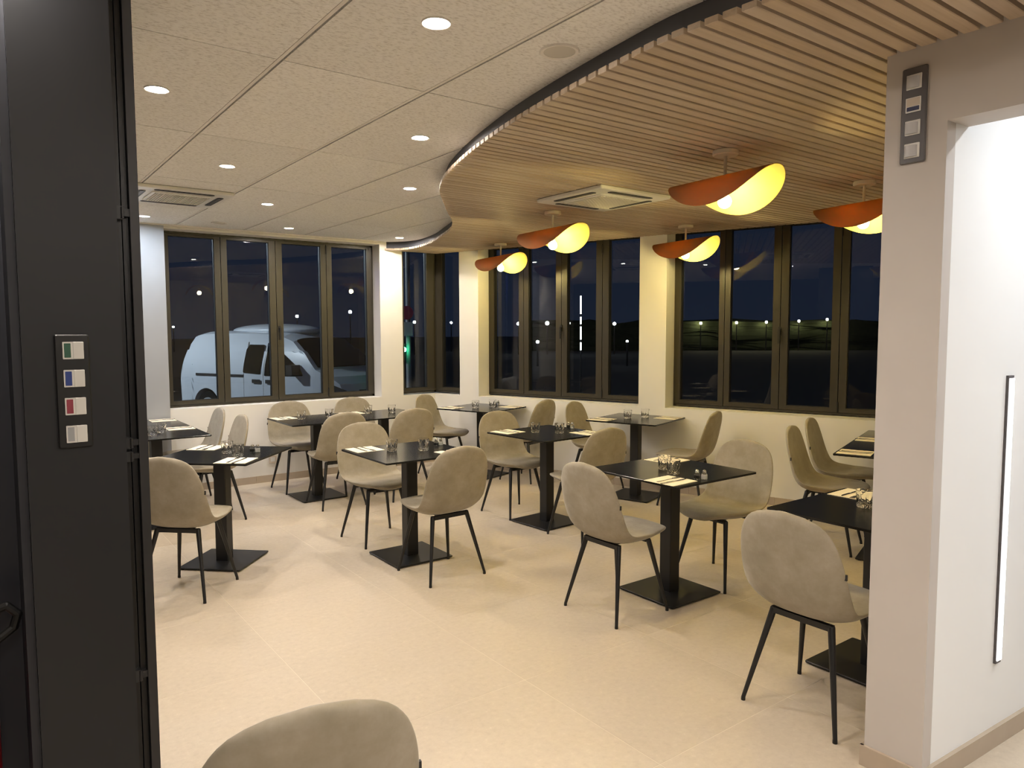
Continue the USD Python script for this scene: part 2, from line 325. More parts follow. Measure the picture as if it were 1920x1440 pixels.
window(4, 'bronze four-pane window right of the white pier', [(w2(0,-.11),tuple(D2),tuple(N2),3.0085,5.059,SILL+.006,HEAD,[(3.080,3.460),(3.568,3.958),(4.095,4.462),(4.594,4.97)],(1,1))], [(4.025,1.563)], [(4.528,.90),(4.528,2.42)])
# ------------------------------------------------------------------ ceiling fittings
def cray(u, v, z):
    d = (u-960)/1362.54*rt + (v-720)/1362.54*dn + fw; t = (z-EYE)/d[2]
    return t*d[0], t*d[1]
def build_down(lens):
    def b(r):
        part('trim', lathe([(.040,.004),(.040,-.0025),(.047,-.004),(.0485,0.),(.0485,.004),(.040,.004)], 28), 'white_plastic', r)
        part('lens', lathe([(0,-.0005),(.0398,-.0005),(.0398,.003),(0,.003)], 28), lens, r)
    return b
dk = Kind('downlight', 'downlight', build_down('lens')); dkc = Kind('downlight', 'downlight', build_down('lens_cool'))
DL = [((818,42),'large bright downlight nearest the viewer at the top of the picture'),((788,257.5),'downlight just left of the wavy slat edge, second nearest'),
      ((768,353),'downlight level with the tip of the wavy slat edge'),((749,445.6),'farthest downlight right of the van window head by the fascia'),
      ((426,311),'downlight in the board beside the left ceiling cassette'),((501.5,382.5),'downlight right of and beyond the left ceiling cassette'),
      ((541.5,427.5),'small far downlight above the middle of the van window')]
for (u,v),lab in DL:
    x,y = cray(u,v,CEIL); dk.put((x,y,CEIL-.001), 0, lab, 'downlights in the board ceiling')
x,y = cray(271,405,CEIL); dkc.put((x,y,CEIL-.001), 0, 'cool white downlight close to the grey column', 'downlights in the board ceiling')
for i,j,w in ((-1,0,'above the charcoal partition'),(-1,2,'above the diagonal table'),(-2,3,'left of the grey column'),(-2,1,'behind the charcoal partition'),(0,-3,'above the viewer'),(1,-2,'right of the viewer'),
              (-2,-1,'left of the viewer'),(-3,-4,'far behind the viewer, first of the rear row'),(-2,-4,'far behind the viewer, second of the rear row'),(-1,-4,'far behind the viewer, third of the rear row'),(0,-4,'far behind the viewer, fourth of the rear row'),(1,-4,'far behind the viewer, fifth of the rear row'),(-2,-3,'behind the viewer on the left')):  # all out of view; rear row placed to light chair backs and ceiling
    dk.put((.981+(i+.5)*.625, 2.758+(j+.5)*1.2504, CEIL-.001), 0, 'unseen downlight lighting the room, '+w, 'downlights outside the view')
def build_spk(r):
    part('trim', lathe([(.058,.004),(.058,-.003),(.070,-.005),(.073,0),(.073,.004),(.058,.004)], 36), 'tbar', r)
    part('grille', lathe([(0,-.002),(.0578,-.002),(.0578,.004),(0,.004)], 36), 'grille', r)
sk = Kind('ceiling_speaker', 'speaker', build_spk)
for (u,v),lab in (((1049,96),'round white ceiling speaker beside the near wavy slat edge'),((411,418),'round ceiling speaker flush above the van window')):
    x,y = cray(u,v,CEIL); sk.put((x,y,CEIL-.001), 0, lab)
def build_ac(r):
    W = .65
    part('panel', bevel_slab(rrect(W,W,.012), -.026, .0, .006), 'white_plastic', r, smooth=False)
    g = part('intake_grille', bevel_slab(rrect(.40,.40,.02), -.034, -.024, .004), 'white_plastic', r, smooth=False)
    for k in range(22):
        xk = -.178 + k*.017
        part('grille_slat', bx(xk,xk+.009,-.17,.17,-.0385,-.033), 'grille', g, smooth=False)
    for a in range(4):
        T = trimesh.transformations.rotation_matrix(a*PI/2,(0,0,1))
        s = ext(rrect(.40,.046,.0225), -.0285, -.025); s.apply_translation((0,.262,0)); s.apply_transform(T)
        l = part('air_slot', s, 'slot', r, smooth=False)
        fl_ = ext(rrect(.375,.020,.009), -.031, -.028); fl_.apply_translation((0,.262,0)); fl_.apply_transform(T)
        part('louvre', fl_, 'plate', l, smooth=False)
ak = Kind('air_conditioner', 'air conditioner', build_ac)
ak.put((3.53,3.70,SOF-.001), 0, 'white ceiling cassette air conditioner set into the oak slats')
ak.put((1.265,5.85,CEIL-.001), 0, 'white ceiling cassette air conditioner in the board ceiling at left')
# ------------------------------------------------------------------ pendant lamps: a bent disc over a bare bulb
def bent(R, r, off, roll, n=14, nseg=64):
    rr = np.linspace(0,R,n); th = np.linspace(0,2*PI,nseg,endpoint=False)
    P = [(0.,0.)] + [(a*math.cos(t),a*math.sin(t)) for a in rr[1:] for t in th]
    P = np.array(P); a = P[:,1]/r+roll
    def surf(o): return np.c_[P[:,0], (r+o)*np.sin(a), (r+o)*np.cos(a)-r]
    f = [(0,1+i,1+(i+1)%nseg) for i in range(nseg)]
    for k in range(n-2):
        for i in range(nseg):
            A=1+k*nseg+i; B=1+k*nseg+(i+1)%nseg; C=A+nseg; D=B+nseg
            f += [(A,C,D),(A,D,B)]
    f = np.array(f); v0, v1 = surf(off[0]), surf(off[1]); N=len(v0)
    last = 1+(n-2)*nseg
    side = []
    for i in range(nseg):
        A=last+i; B=last+(i+1)%nseg
        side += [(A,N+A,N+B),(A,N+B,B)]
    m = trimesh.Trimesh(np.vstack([v0,v1]), np.vstack([f[:,::-1], f+N, side]), process=False)
    m.fix_normals(); return m
def build_pend(tilt):
    def b(r):
        T = trimesh.transformations.rotation_matrix(-tilt,(0,1,0)); 
        ridge = -.129
        part('canopy', lathe([(0,0),(.062,0),(.065,-.004),(.065,-.022),(.058,-.027),(0,-.027)], 32), 'white_metal', r)
        part('stem', rod((0,0,-.02),(0,0,ridge+.004),.0085), 'white_metal', r)
        o = bent(.292,.212,(.0006,.0018),0.); o.apply_transform(T); o.apply_translation((0,0,ridge))
        s = part('shade', o, 'shade_out', r, smooth=50, label='bronze outer shade')
        i = bent(.291,.212,(-.0016,-.0002),0.); i.apply_transform(T); i.apply_translation((0,0,ridge))
        part('lining', i, 'shade_in', s, smooth=50, label='pale yellow lining')
        part('lamp_holder', lathe([(0,ridge-.003),(.02,ridge-.003),(.02,ridge-.095),(.016,ridge-.10),(0,ridge-.10)], 20), 'white_metal', r)
        bl = trimesh.creation.icosphere(3,.034); bl.apply_translation((0,0,ridge-.128)); part('bulb', bl, 'bulb', r, smooth=True)
    return b
pk = Kind('pendant_lamp', 'pendant lamp', build_pend(.06))
for (x,y,a,lab) in ((3.140,2.392,278.5,'large bent-disc pendant lamp nearest the viewer under the oak slats'),(3.640,4.37,281,'bent-disc pendant lamp just below the slat ceiling cassette'),
                    (4.508,6.266,280,'leftmost bent-disc pendant lamp near the corner window'),(5.06,4.26,283,'bent-disc pendant lamp in front of the white pier'),
                    (4.470,2.365,279,'bent-disc pendant lamp cut off by the grey end wall')):
    pk.put((x,y,SOF), a, lab, 'bent-disc pendants under the slats')
# ------------------------------------------------------------------ chairs
def chair_shell():
    prof = np.array([(.268,.428),(.250,.440),(.195,.448),(.11,.443),(.02,.434),(-.07,.432),(-.135,.446),(-.178,.482),(-.203,.537),(-.221,.605),(-.238,.685),(-.253,.755),(-.264,.815),(-.271,.862)])
    hw = np.array([.0,.120,.178,.209,.226,.234,.237,.238,.237,.233,.224,.205,.165,.0])
    from scipy.interpolate import CubicSpline
    t = np.r_[0,np.cumsum(np.linalg.norm(np.diff(prof,axis=0),axis=1))]; t/=t[-1]
    cs = PchipInterpolator(t, prof); hs = PchipInterpolator(t, hw**2)
    ns = 40; u = .5-.5*np.cos(np.linspace(0,PI,ns)); u = .55*u+.45*np.linspace(0,1,ns); u[0]=.0008; u[-1]=.9992
    nphi = 36; ph = np.linspace(0,2*PI,nphi,endpoint=False)
    P = cs(u); dP = cs(np.clip(u+.01,0,1))-cs(np.clip(u-.01,0,1)); dP/=np.linalg.norm(dP,axis=1,keepdims=True)
    nrm = np.c_[dP[:,1], -dP[:,0]]        # seat: up, back: forward
    nrm[nrm[:,1]+nrm[:,0]*.8<0] *= -1
    H = np.sqrt(np.clip(hs(u),0,None)); thick = (.021+.008*np.exp(-((u-.22)/.22)**2))*np.minimum(1,np.sqrt(H/.12))
    curl = .020+.022*np.exp(-((u-.47)/.22)**2)
    V=[]
    for k in range(ns):
        c, s = np.cos(ph), np.sin(ph)
        wx = np.sign(c)*np.abs(c)**.8*H[k]; th = np.sign(s)*np.abs(s)**.75*thick[k]*(1-.25*np.abs(c)**3)
        lift = curl[k]*(np.abs(c)**2.6)*(H[k]/.235)
        o = th+lift
        V.append(np.c_[wx, P[k,0]+nrm[k,0]*o, P[k,1]+nrm[k,1]*o])
    V = np.vstack(V); F=[]
    for k in range(ns-1):
        for i in range(nphi):
            j=(i+1)%nphi; a,b,c,d = k*nphi+i,k*nphi+j,(k+1)*nphi+i,(k+1)*nphi+j
            F += [(a,b,d),(a,d,c)]
    n=len(V); V=np.vstack([V,V[:nphi].mean(0),V[-nphi:].mean(0)])
    for i in range(nphi):
        j=(i+1)%nphi; F += [(n,j,i),(n+1,(ns-1)*nphi+i,(ns-1)*nphi+j)]
    m = trimesh.Trimesh(V,F,process=False); m.fix_normals()
    rim = np.array([V[k*nphi] for k in range(ns)]); rim2=np.array([V[k*nphi+nphi//2] for k in range(ns)])
    kc = int(np.argmin(np.abs(P[:,1]-.47)+9*(P[:,0]>-.1)))      # ring where seat turns into backrest
    fr = np.array([min(i//(2*nphi), ns-2) for i in range(2*nphi*(ns-1))] + [0,ns]*nphi)
    vn = meshkit.arrays(m, True)[2]
    def sub(sel):
        f = m.faces[sel]; used = np.unique(f); mp = -np.ones(len(m.vertices),int); mp[used] = np.arange(len(used))
        return trimesh.Trimesh(m.vertices[used], mp[f], process=False), vn[used]
    return sub(fr<kc), sub(fr>=kc), rim
SEAT, BACK, RIM = chair_shell()
def with_normals(p, n):
    g = UsdGeom.Mesh(p); g.CreateNormalsAttr([Gf.Vec3f(*map(float,q)) for q in n]); g.SetNormalsInterpolation('vertex'); return p
def build_chair(r):
    with_normals(part('seat', SEAT[0], 'fabric', r, smooth=False), SEAT[1])
    bk = with_normals(part('backrest', BACK[0], 'fabric', r, smooth=False), BACK[1])
    k = int(np.argmin(np.abs(RIM[:,2]-.66)+10*(RIM[:,1]>-.1)))
    x,y,z = RIM[k]; part('label_tag', bx(x-.004,x+.004,y-.004,y+.004,z-.012,z+.010), 'tag', bk, smooth=False, label='small dark woven tag')
    part('seat_frame', cat_([bx(-.12,.12,.100,.124,.392,.414), bx(-.135,.135,-.128,-.104,.388,.412), bx(-.06,-.04,-.12,.12,.392,.41), bx(.04,.06,-.12,.12,.392,.41)]), 'black', r, smooth=False)
    for sx in (-1,1):
        for sy,(fx,fy) in ((1,(.195,.200)),(-1,(.205,-.205))):
            top = (sx*.128, sy*.116, .402)
            lg = cat_([rod(top,(sx*fx,fy,.012),.0145,.0085,12), rod((sx*.07,sy*.116,.402),top,.011,.013,8), trimesh.creation.icosphere(1,.0145).apply_translation(top)])
            l = part('leg', lg, 'black', r)
            part('foot_cap', rod((sx*fx,fy,0),(sx*fx*.998,fy*.998,.014),.0092,.0088,10), 'rubber', l)
ck = Kind('dining_chair', 'chair', build_chair)
def chair(x, y, face, label): ck.put((x,y,0), face-90, label, 'taupe shell dining chairs')
a2 = math.degrees(math.atan2(D2[1],D2[0]))
chair(2.770,1.607,0,'taupe shell chair at front right with its back to us, beside the grey end wall')
chair(2.864,2.869,0,'taupe shell chair with back to us at the front centre-right table')
chair(3.740,2.838,180,'taupe shell chair facing left across the front centre-right table')
chair(1.005,4.640,47,'taupe shell chair at the left cut off by the black door')
chair(2.410,4.955,-90,'taupe shell chair facing us behind the centre table')
chair(2.385,4.000,92,'taupe shell chair with its back to us in front of the centre table')
chair(2.565,7.035,-90,'taupe shell chair facing us under the left of the van window')
chair(3.265,7.045,-90,'taupe shell chair facing us under the right end of the van window')
chair(2.600,6.205,90,'taupe shell chair seen from behind at the left of the joined van-window tables')
chair(3.245,6.130,90,'taupe shell chair seen from behind at the right of the joined van-window tables')
chair(1.570,6.330,180,'nearer of two side-on taupe chairs left of the van-window tables')
chair(1.570,7.030,180,'farther of two side-on taupe chairs left of the van-window tables')
chair(3.715,4.970,-90,'taupe shell chair facing us behind the middle table')
chair(3.708,4.070,90,'taupe shell chair with its back to us in front of the middle table')
chair(4.175,6.900,-63,'taupe shell chair in the far corner under the corner window')
chair(4.672,6.045,107,'narrow side-on taupe chair right of the far corner table')
chair(4.905,5.210,-70,'side-on taupe chair left of the angled table under the pier')
chair(5.135,4.270,110,'side-on taupe chair right of the angled table under the pier')
chair(4.935,2.810,a2,'nearer of two side-on taupe chairs by the joined tables at far right')
chair(5.495,3.000,a2,'farther of two side-on taupe chairs by the joined tables at far right')
chair(.530,1.545,80,'top of a taupe chair back at the bottom edge of the picture')
# ------------------------------------------------------------------ tables
def build_table(r):
    part('tabletop', bevel_slab(rrect(.70,.70,.012,3), .728, .740, .0015), 'table', r, smooth=False)
    part('top_plate', bx(-.16,.16,-.16,.16,.720,.728), 'black', r, smooth=False)
    part('column', bevel_slab(rrect(.084,.084,.006,2), .014, .722, .0005), 'black', r, smooth=False)
    part('base_plate', bevel_slab(rrect(.43,.43,.008,2), .006, .015, .0015), 'black', r, smooth=False)
    for sx in (-1,1):
        for sy in (-1,1): part('glide', rod((sx*.19,sy*.19,0),(sx*.19,sy*.19,.008),.014,.014,12), 'rubber', r)
tk = Kind('dining_table', 'table', build_table)
TB = dict(T1=(3.305,2.87,0),T2=(2.40,4.43,0),T3=(1.326,5.09,47),T4a=(1.17,6.45,0),T4b=(1.17,7.152,0),T5a=(2.585,6.60,0),T5b=(3.288,6.60,0),T6=(3.735,4.555,4),T7=(4.995,4.768,18.45),T8=(4.42,6.503,18.45),
          T9a=(5.047,2.374,18.45),T9b=(5.712,2.596,18.45),T10=(3.30,1.632,0))
TL = dict(T1='front centre-right table',T2='centre table',T3='diagonal table at left',T4a='near grey-column table',T4b='far grey-column table',
          T5a='left van-window table',T5b='right van-window table',T6='middle table',T7='angled table under the pier',T8='far corner table',
          T9a='near window-wall table',T9b='far window-wall table',T10='half-hidden right table')
TD = dict(T1='square black pedestal table at the front, centre-right, with shakers near its edge',T2='square black pedestal table at the centre between two taupe chairs',
          T3='black pedestal table turned diagonally at left beside the black door',T4a='nearer black table of the joined pair by the grey column',T4b='farther black table of the joined pair by the grey column',
          T5a='left black table of the joined pair under the van window',T5b='right black table of the joined pair under the van window',
          T6='black pedestal table in the middle, behind the front centre-right table',T7='angled black table under the pier between the two right windows',
          T8='angled black table in the far corner below the corner window',T9a='nearer black table of the joined pair at far right by the window wall',
          T9b='farther black table of the joined pair at far right by the window wall',T10='black pedestal table at front right half hidden by the grey wall')
for k,(x,y,a) in TB.items(): tk.put((x,y,0), a, TD[k], 'square black pedestal tables')
def on(k, lx, ly, z=.740):
    x,y,a = TB[k]; a = math.radians(a)
    return (x+math.cos(a)*lx-math.sin(a)*ly, y+math.sin(a)*lx+math.cos(a)*ly, z)
# ------------------------------------------------------------------ place settings
def build_napkin(r):
    part('lower_fold', bevel_slab(rrect(.212,.205,.002,1), 0, .0012, .0003), 'paper', r, smooth=False)
    u = bevel_slab(rrect(.212,.203,.002,1), .0013, .0024, .0003); part('upper_fold', u, 'paper', r, smooth=False)
def build_fork(r):
    h = Polygon([(-.095,-.009),(-.06,-.0065),(.01,-.0035),(.035,-.004),(.05,-.011),(.062,-.0115),(.062,.0115),(.05,.011),(.035,.004),(.01,.0035),(-.06,.0065),(-.095,.009),(-.098,0)])
    part('handle', ext(h,0,.0022), 'steel', r, smooth=False)
    for k in range(4): part('tine', bx(.061,.098,-.0115+k*.0063,-.0115+k*.0063+.0038,.0002,.0020), 'steel', r, smooth=False)
def build_knife(r):
    part('handle', ext(Polygon([(-.105,-.008),(-.05,-.007),(.0,-.005),(.0,.005),(-.05,.007),(-.105,.008),(-.108,0)]),0,.0034), 'steel', r, smooth=False)
    part('blade', ext(Polygon([(0,-.004),(.02,-.009),(.075,-.009),(.10,-.004),(.108,.004),(.10,.006),(0,.005)]),.0006,.0022), 'steel', r, smooth=False)
def tumbler():
    n=36; ringsO=[(.0,.0315),(.003,.034),(.022,.035),(.030,.0352),(.055,.0375),(.066,.0385),(.080,.0395),(.0815,.0390)]; ringsI=[(.0815,.0375),(.066,.0365),(.030,.0330),(.018,.0300),(.0145,.020)]
    V=[];th=np.linspace(0,2*PI,n,endpoint=False)
    for k,(z,rad) in enumerate(ringsO):
        mod = 1+ (.045*np.sign(np.cos(th*9)) if 1<=k<=4 and k%2 else (.0 if k not in (2,4) else -.03*np.sign(np.cos(th*9))))
        V.append(np.c_[rad*mod*np.cos(th),rad*mod*np.sin(th),np.full(n,z)])
    for z,rad in ringsI: V.append(np.c_[rad*np.cos(th),rad*np.sin(th),np.full(n,z)])
    K=len(V); V=np.vstack(V); F=[]
    for k in range(K-1):
        for i in range(n):
            j=(i+1)%n; F+=[(k*n+i,k*n+j,(k+1)*n+j),(k*n+i,(k+1)*n+j,(k+1)*n+i)]
    b=len(V); V=np.vstack([V,[(0,0,.001),(0,0,.0135)]])
    for i in range(n):
        j=(i+1)%n; F+=[(b,j,i),(b+1,(K-1)*n+i,(K-1)*n+j)]
    m=trimesh.Trimesh(V,F,process=False); m.fix_normals(); return m
TUMB = tumbler()
def build_glass(r): part('bowl', TUMB, 'glass', r, smooth=25)
def build_shaker(fill):
    def b(r):
        part('jar', lathe([(0,0),(.0155,0),(.0175,.003),(.0175,.024),(.0135,.033),(.010,.036),(0,.036)], 20), 'glass', r)
        part('cap', lathe([(0,.036),(.011,.036),(.0115,.041),(.010,.0485),(.0055,.0535),(0,.055)], 18), 'steel', r)
        part('filling', lathe([(0,.003),(.0145,.003),(.0145,.022),(0,.022)], 16), fill, r)
    return b
nk, fk, kk = Kind('napkin','napkin',build_napkin), Kind('fork','fork',build_fork), Kind('knife','knife',build_knife)
gk = Kind('tumbler','glass',build_glass)
slt, ppr = Kind('salt_shaker','salt shaker',build_shaker('dial')), Kind('pepper_shaker','pepper shaker',build_shaker('tag'))
SET = dict(T1=[(0,'near'),(180,'far')],T2=[(-90,'far'),(90,'near')],T3=[(0,'near'),(180,'far')],T4a=[(180,'right')],T4b=[(180,'right')],T5a=[(-90,'far')],T5b=[(-90,'far')],
           T6=[(-90,'left'),(90,'right')],T7=[(-90,'left'),(90,'right')],T8=[(-90,'left'),(90,'right')],T9a=[(-90,'left')],T9b=[(-90,'left')],T10=[(180,'far')])
for k, ss in SET.items():
    for f, side in ss:
        c, s = math.cos(math.radians(f)), math.sin(math.radians(f))
        jx, jy, jr = rnd.uniform(-.012,.012), rnd.uniform(-.012,.012), rnd.uniform(-4,4)
        def L(fwd, right): return (fwd*c + right*s + jx, fwd*s - right*c + jy)
        rz = TB[k][2]+f+jr; w = f'{side} side of the {TL[k]}'
        x,y = L(-.24,.225); nk.put(on(k,x,y,.7403), rz, f'cream paper napkin at the {w}', 'cream paper napkins')
        x,y = L(-.235,.205); fk.put(on(k,x,y,.7432), rz+2, f'steel fork on the napkin at the {w}', 'steel forks')
        x,y = L(-.245,.255); kk.put(on(k,x,y,.7432), rz-1, f'steel knife on the napkin at the {w}', 'steel knives')
GL = dict(T1=[(-.013,.037),(-.081,-.09)],T2=[(-.097,.068),(.088,-.045)],T3=[(.038,-.021),(-.076,-.156)],T4a=[(.049,.024),(-.048,-.133)],T4b=[(-.02,.0)],T5a=[(-.12,.054),(.158,.055)],T5b=[(-.099,.134),(.112,.03)],
          T6=[(-.071,.061),(.043,-.103)],T7=[(-.03,.072),(.136,-.03)],T8=[(-.096,.012),(.099,-.071)],T10=[(.021,.075)])
for k, gs in GL.items():
    for i,(x,y) in enumerate(gs):
        w = ('only ' if len(gs)==1 else ('left ' if (i==0)==(k!='T4a' ) else 'right ')) + 'glass'
        w = 'single cut-glass tumbler' if len(gs)==1 else ('left-hand cut-glass tumbler' if (i==0)!=(k=='T4a') else 'right-hand cut-glass tumbler')
        gk.put(on(k,x,y,.7401), rnd.uniform(0,40), f'{w} on the {TL[k]}', 'cut-glass tumblers')
for k,(a,b) in dict(T1=((-.066,-.300),(-.094,-.272)),T2=((.305,.085),(.268,.085)),T3=((.101,-.208),(.098,-.172)),T6=((.33,.034),(.328,.079)),T8=((.268,-.025),(.265,.012))).items():
    slt.put(on(k,*a,.7401), 0, f'small salt shaker with steel cap on the {TL[k]}', 'salt shakers')
    ppr.put(on(k,*b,.7401), 0, f'small pepper shaker with steel cap on the {TL[k]}', 'pepper shakers')
# ------------------------------------------------------------------ wall fittings
sp = thing('switch_plate', 'black vertical four-gang plate with coloured keys on the charcoal partition', 'switch plate', (.2045,2.16,1.4145))
R90 = trimesh.transformations.rotation_matrix(PI/2,(1,0,0))
def face(m): m.apply_transform(R90); return m          # xy drawing -> xz, extruded towards -y
part('plate', face(bevel_slab(rrect(.077,.290,.006,3),0,.010,.003)), 'black', sp, smooth=False)
for k,c in enumerate(('green','blue','rose','greyb')):
    zc = .1045-k*.0712
    kf = part('key', face(ext(rrect(.046,.044,.0015,2,0.002,zc),.009,.0125)), 'white_plastic', sp, smooth=False, label='white double key')
    part('marking_field', face(ext(rrect(.0145,.036,.001,2,-.0105,zc),.0122,.0131)), c, kf, smooth=False)
    part('rocker', face(bevel_slab(rrect(.0235,.043,.001,2,.0135,zc),.012,.0145,.0008)), 'white_plastic', kf, smooth=False)
gp = thing('switch_plate', 'grey vertical four-gang plate high on the grey end wall', 'switch plate', (GX,1.1725,2.2675))
RZ = trimesh.transformations.rotation_matrix(-PI/2,(0,0,1))
def facex(m): m.apply_transform(R90); m.apply_transform(RZ); return m      # towards -x
part('plate', facex(bevel_slab(rrect(.080,.308,.006,3),0,.010,.003)), 'plate', gp, smooth=False)
for k in range(4):
    zc = .1065-k*.0735
    kf = part('module', facex(ext(rrect(.048,.047,.0015,2,.0,zc),.009,.0122)), 'white_plastic', gp, smooth=False)
    if k == 1:
        part('marking_field', facex(ext(sbox(-.020,zc-.019,.019,zc-.006),.012,.0130)), 'navyb', kf, smooth=False)
        part('key', facex(ext(sbox(-.021,zc-.004,.021,zc+.021),.012,.0132)), 'beige', kf, smooth=False)
    else:
        cyl = trimesh.creation.cylinder(.020,.036,sections=24); cyl.apply_transform(R90); cyl.vertices[:,2]*=.55
        cyl = cyl.slice_plane((0,0,0),(0,0,1),cap=False); cyl.apply_transform(trimesh.transformations.rotation_matrix(0,(0,0,1)))
        cyl.apply_translation((-.003,zc-.002,.0122)); part('sensor_dome', facex(cyl), 'knob', kf)
so_ = thing('wall_socket', 'small beige wall socket under the van window near the floor', 'wall socket', (2.478,7.55,.233))
part('plate', face(bevel_slab(rrect(.08,.08,.006,3),0,.009,.002)), 'beige', so_, smooth=False)
part('insert', face(ext(rrect(.045,.045,.004,3),.008,.0095)), 'dial', so_, smooth=False)
ld = thing('strip_light', 'slim vertical white strip light on the passage wall', 'strip light', (0,0,0))
a0 = np.array([3.008, HY+.004+sl*(3.008-GX)]); dd = np.array([1.,sl])/math.hypot(1,sl)
part('housing', xf(bx(-.004,.036,0,.010,.325,1.40),a0,dd,nn), 'plate', ld, smooth=False)
part('lens', xf(bx(.002,.036,.009,.0125,.335,1.39),a0,dd,nn), 'strip', ld, smooth=False)
ex = thing('fire_extinguisher', 'red fire extinguisher with black hose at the left edge', 'fire extinguisher', (-.062,2.335,.33))
part('cylinder', lathe([(0,0),(.06,0),(.075,.012),(.078,.03),(.078,.30),(.074,.345),(.055,.385),(.028,.405),(.024,.43),(0,.43)], 32), 'red', ex, smooth=40)
lb = trimesh.creation.cylinder(.0785,.10,sections=64)
def patch(w, h, zc, az, rad):
    t = np.linspace(0,2*PI,33)[:-1]; P=[]
    for q in (0,1):
        P.append(np.c_[(rad+.0006*q)*np.sin(az+w*np.cos(t)), -(rad+.0006*q)*np.cos(az+w*np.cos(t)), zc+h*np.sin(t)])
    n=32; V=np.vstack(P+[[( rad*math.sin(az),-rad*math.cos(az),zc),((rad+.0008)*math.sin(az),-(rad+.0008)*math.cos(az),zc)]]); F=[]
    for i in range(n):
        j=(i+1)%n; F+=[(i,j,n+j),(i,n+j,n+i),(2*n,j,i),(2*n+1,n+i,n+j)]
    return trimesh.Trimesh(V,F,process=False)
lab = part('paper_label', patch(.60,.075,.14,.55,.0783), 'dial', ex, label='white oval label')
part('label_field', patch(.52,.066,.14,.55,.0790), 'ext_blue', lab)
part('valve', cat_([rod((0,0,.42),(0,0,.47),.018), bx(-.01,.07,-.010,.010,.465,.475), bx(-.01,.085,-.010,.010,.49,.502)]), 'rubber', ex)
part('hose', tube([(.02+.0,-.02,.455),(.06,-.03,.50),(.105,-.035,.515),(.128,-.04,.49),(.118,-.04,.455),(.08,-.045,.43),(.05,-.06,.39),(.03,-.084,.33),(.02,-.088,.2),(.02,-.086,.1)], .011, 10), 'rubber', ex)
hk = Kind('downlight', 'downlight', build_down('unseen_hall_lamp'))  # unseen lamps, placed to light the white passage wall
for k,(x,y) in enumerate(((3.05,.45),(3.05,-.35),(4.0,.40),(4.0,-.40),(5.0,.35))):
    hk.put((x,y,2.559), 0, f"unseen cool downlight lighting the white passage, {['near the opening','near the opening on the viewer side','in its middle','in its middle on the viewer side','at its far end'][k]}", 'passage downlights')
# ------------------------------------------------------------------ outdoors at night
GZ = -.37
tag(part('car_park', bx(-120,160,-60,220,GZ-.2,GZ), 'asphalt'), 'dark asphalt car park outside the windows', 'ground', kind='structure')
def outp(u, v, dep):
    d = (u-960)/1362.54*rt + (v-720)/1362.54*dn + fw; p = d*dep + (0,0,EYE); return p
# van
vh = math.radians(28); r2 = np.array([math.cos(YAW),-math.sin(YAW)]); f2 = np.array([math.sin(YAW),math.cos(YAW)])
hd = math.cos(vh)*r2 - math.sin(vh)*f2; lf = np.array([-hd[1],hd[0]])
rc = f2*16.0 + r2*(-7.34); vo = rc + lf*.95
vn = thing('van', 'white panel van parked outside the left window', 'van', (*vo,GZ), math.degrees(math.atan2(hd[1],hd[0])))
prof = Polygon([(.02,.42),(0,.9),(.06,1.35),(.16,1.74),(.30,1.90),(.6,1.955),(1.6,1.975),(2.5,1.955),(2.95,1.90),(3.25,1.80),(3.75,1.47),(4.12,1.19),(4.5,1.06),(4.70,.92),(4.80,.70),(4.80,.42),(4.72,.30),(.12,.30)])
for xc in (.86,3.86): prof = prof.difference(shapely.Point(xc,.33).buffer(.40, quad_segs=10))
def hwid(z, x):
    t = np.clip((z-1.0)/.95,0,1); t=t*t*(3-2*t)
    return .95*(1-.20*t)*(1-.16*np.clip((x-4.0)/.8,0,1)**2)
body = trimesh.creation.extrude_polygon(prof.segmentize(.12), 1.9, engine='earcut'); body.apply_translation((0,0,-.95))
body = body.subdivide_to_size(.22) if hasattr(body,'subdivide_to_size') else body
v = body.vertices; X,Z,Yv = v[:,0].copy(), v[:,1].copy(), v[:,2].copy()
q = np.abs(Yv)/.95
xx = X - np.where(X>3.2, .22*np.clip((X-3.2)/1.2,0,1)*q**2.2, 0) + np.where(X<.4,.05*q**4,0)
body.vertices = np.c_[xx, -Yv/.95*hwid(Z,X), Z - np.where(Z>1.55,.07*q**5,0)]
body.fix_normals()
part('body', body, 'van', vn, smooth=30)
def sidepatch(poly, m, name, o=.012, side=-1, label=None):
    P = trimesh.creation.extrude_polygon(poly.segmentize(.1), .012, engine='earcut'); P = P.subdivide_to_size(.15); w=P.vertices.copy()
    P.vertices = np.c_[w[:,0], side*(hwid(w[:,1],w[:,0])+o-.012+w[:,2]), w[:,1]]; P.fix_normals(); return part(name, P, m, vn, smooth=False, label=label)
sidepatch(Polygon([(2.02,1.12),(2.02,1.56),(2.08,1.64),(2.46,1.64),(2.46,1.10)]).buffer(.03).buffer(0), 'van_glass', 'side_window')
sidepatch(Polygon([(2.62,1.06),(2.62,1.63),(2.80,1.62),(3.55,1.18),(3.62,1.08)]).buffer(.02), 'van_glass', 'cab_window')
sidepatch(sbox(.55,1.00,2.0,1.05), 'van_trim', 'sliding_rail')
for xh in (2.28,2.66): sidepatch(sbox(xh,.90,xh+.20,.95).buffer(.012), 'van_trim', 'door_handle', .03)
sidepatch(Polygon([(4.18,.98),(4.16,.82),(4.62,.70),(4.66,.80)]), 'slot', 'headlamp', .0)
for ln in (LineString([(2.56,.45),(2.56,1.7)]), LineString([(2.0,.45),(2.0,1.72)])): sidepatch(ln.buffer(.008), 'greyb', 'door_seam', .002)
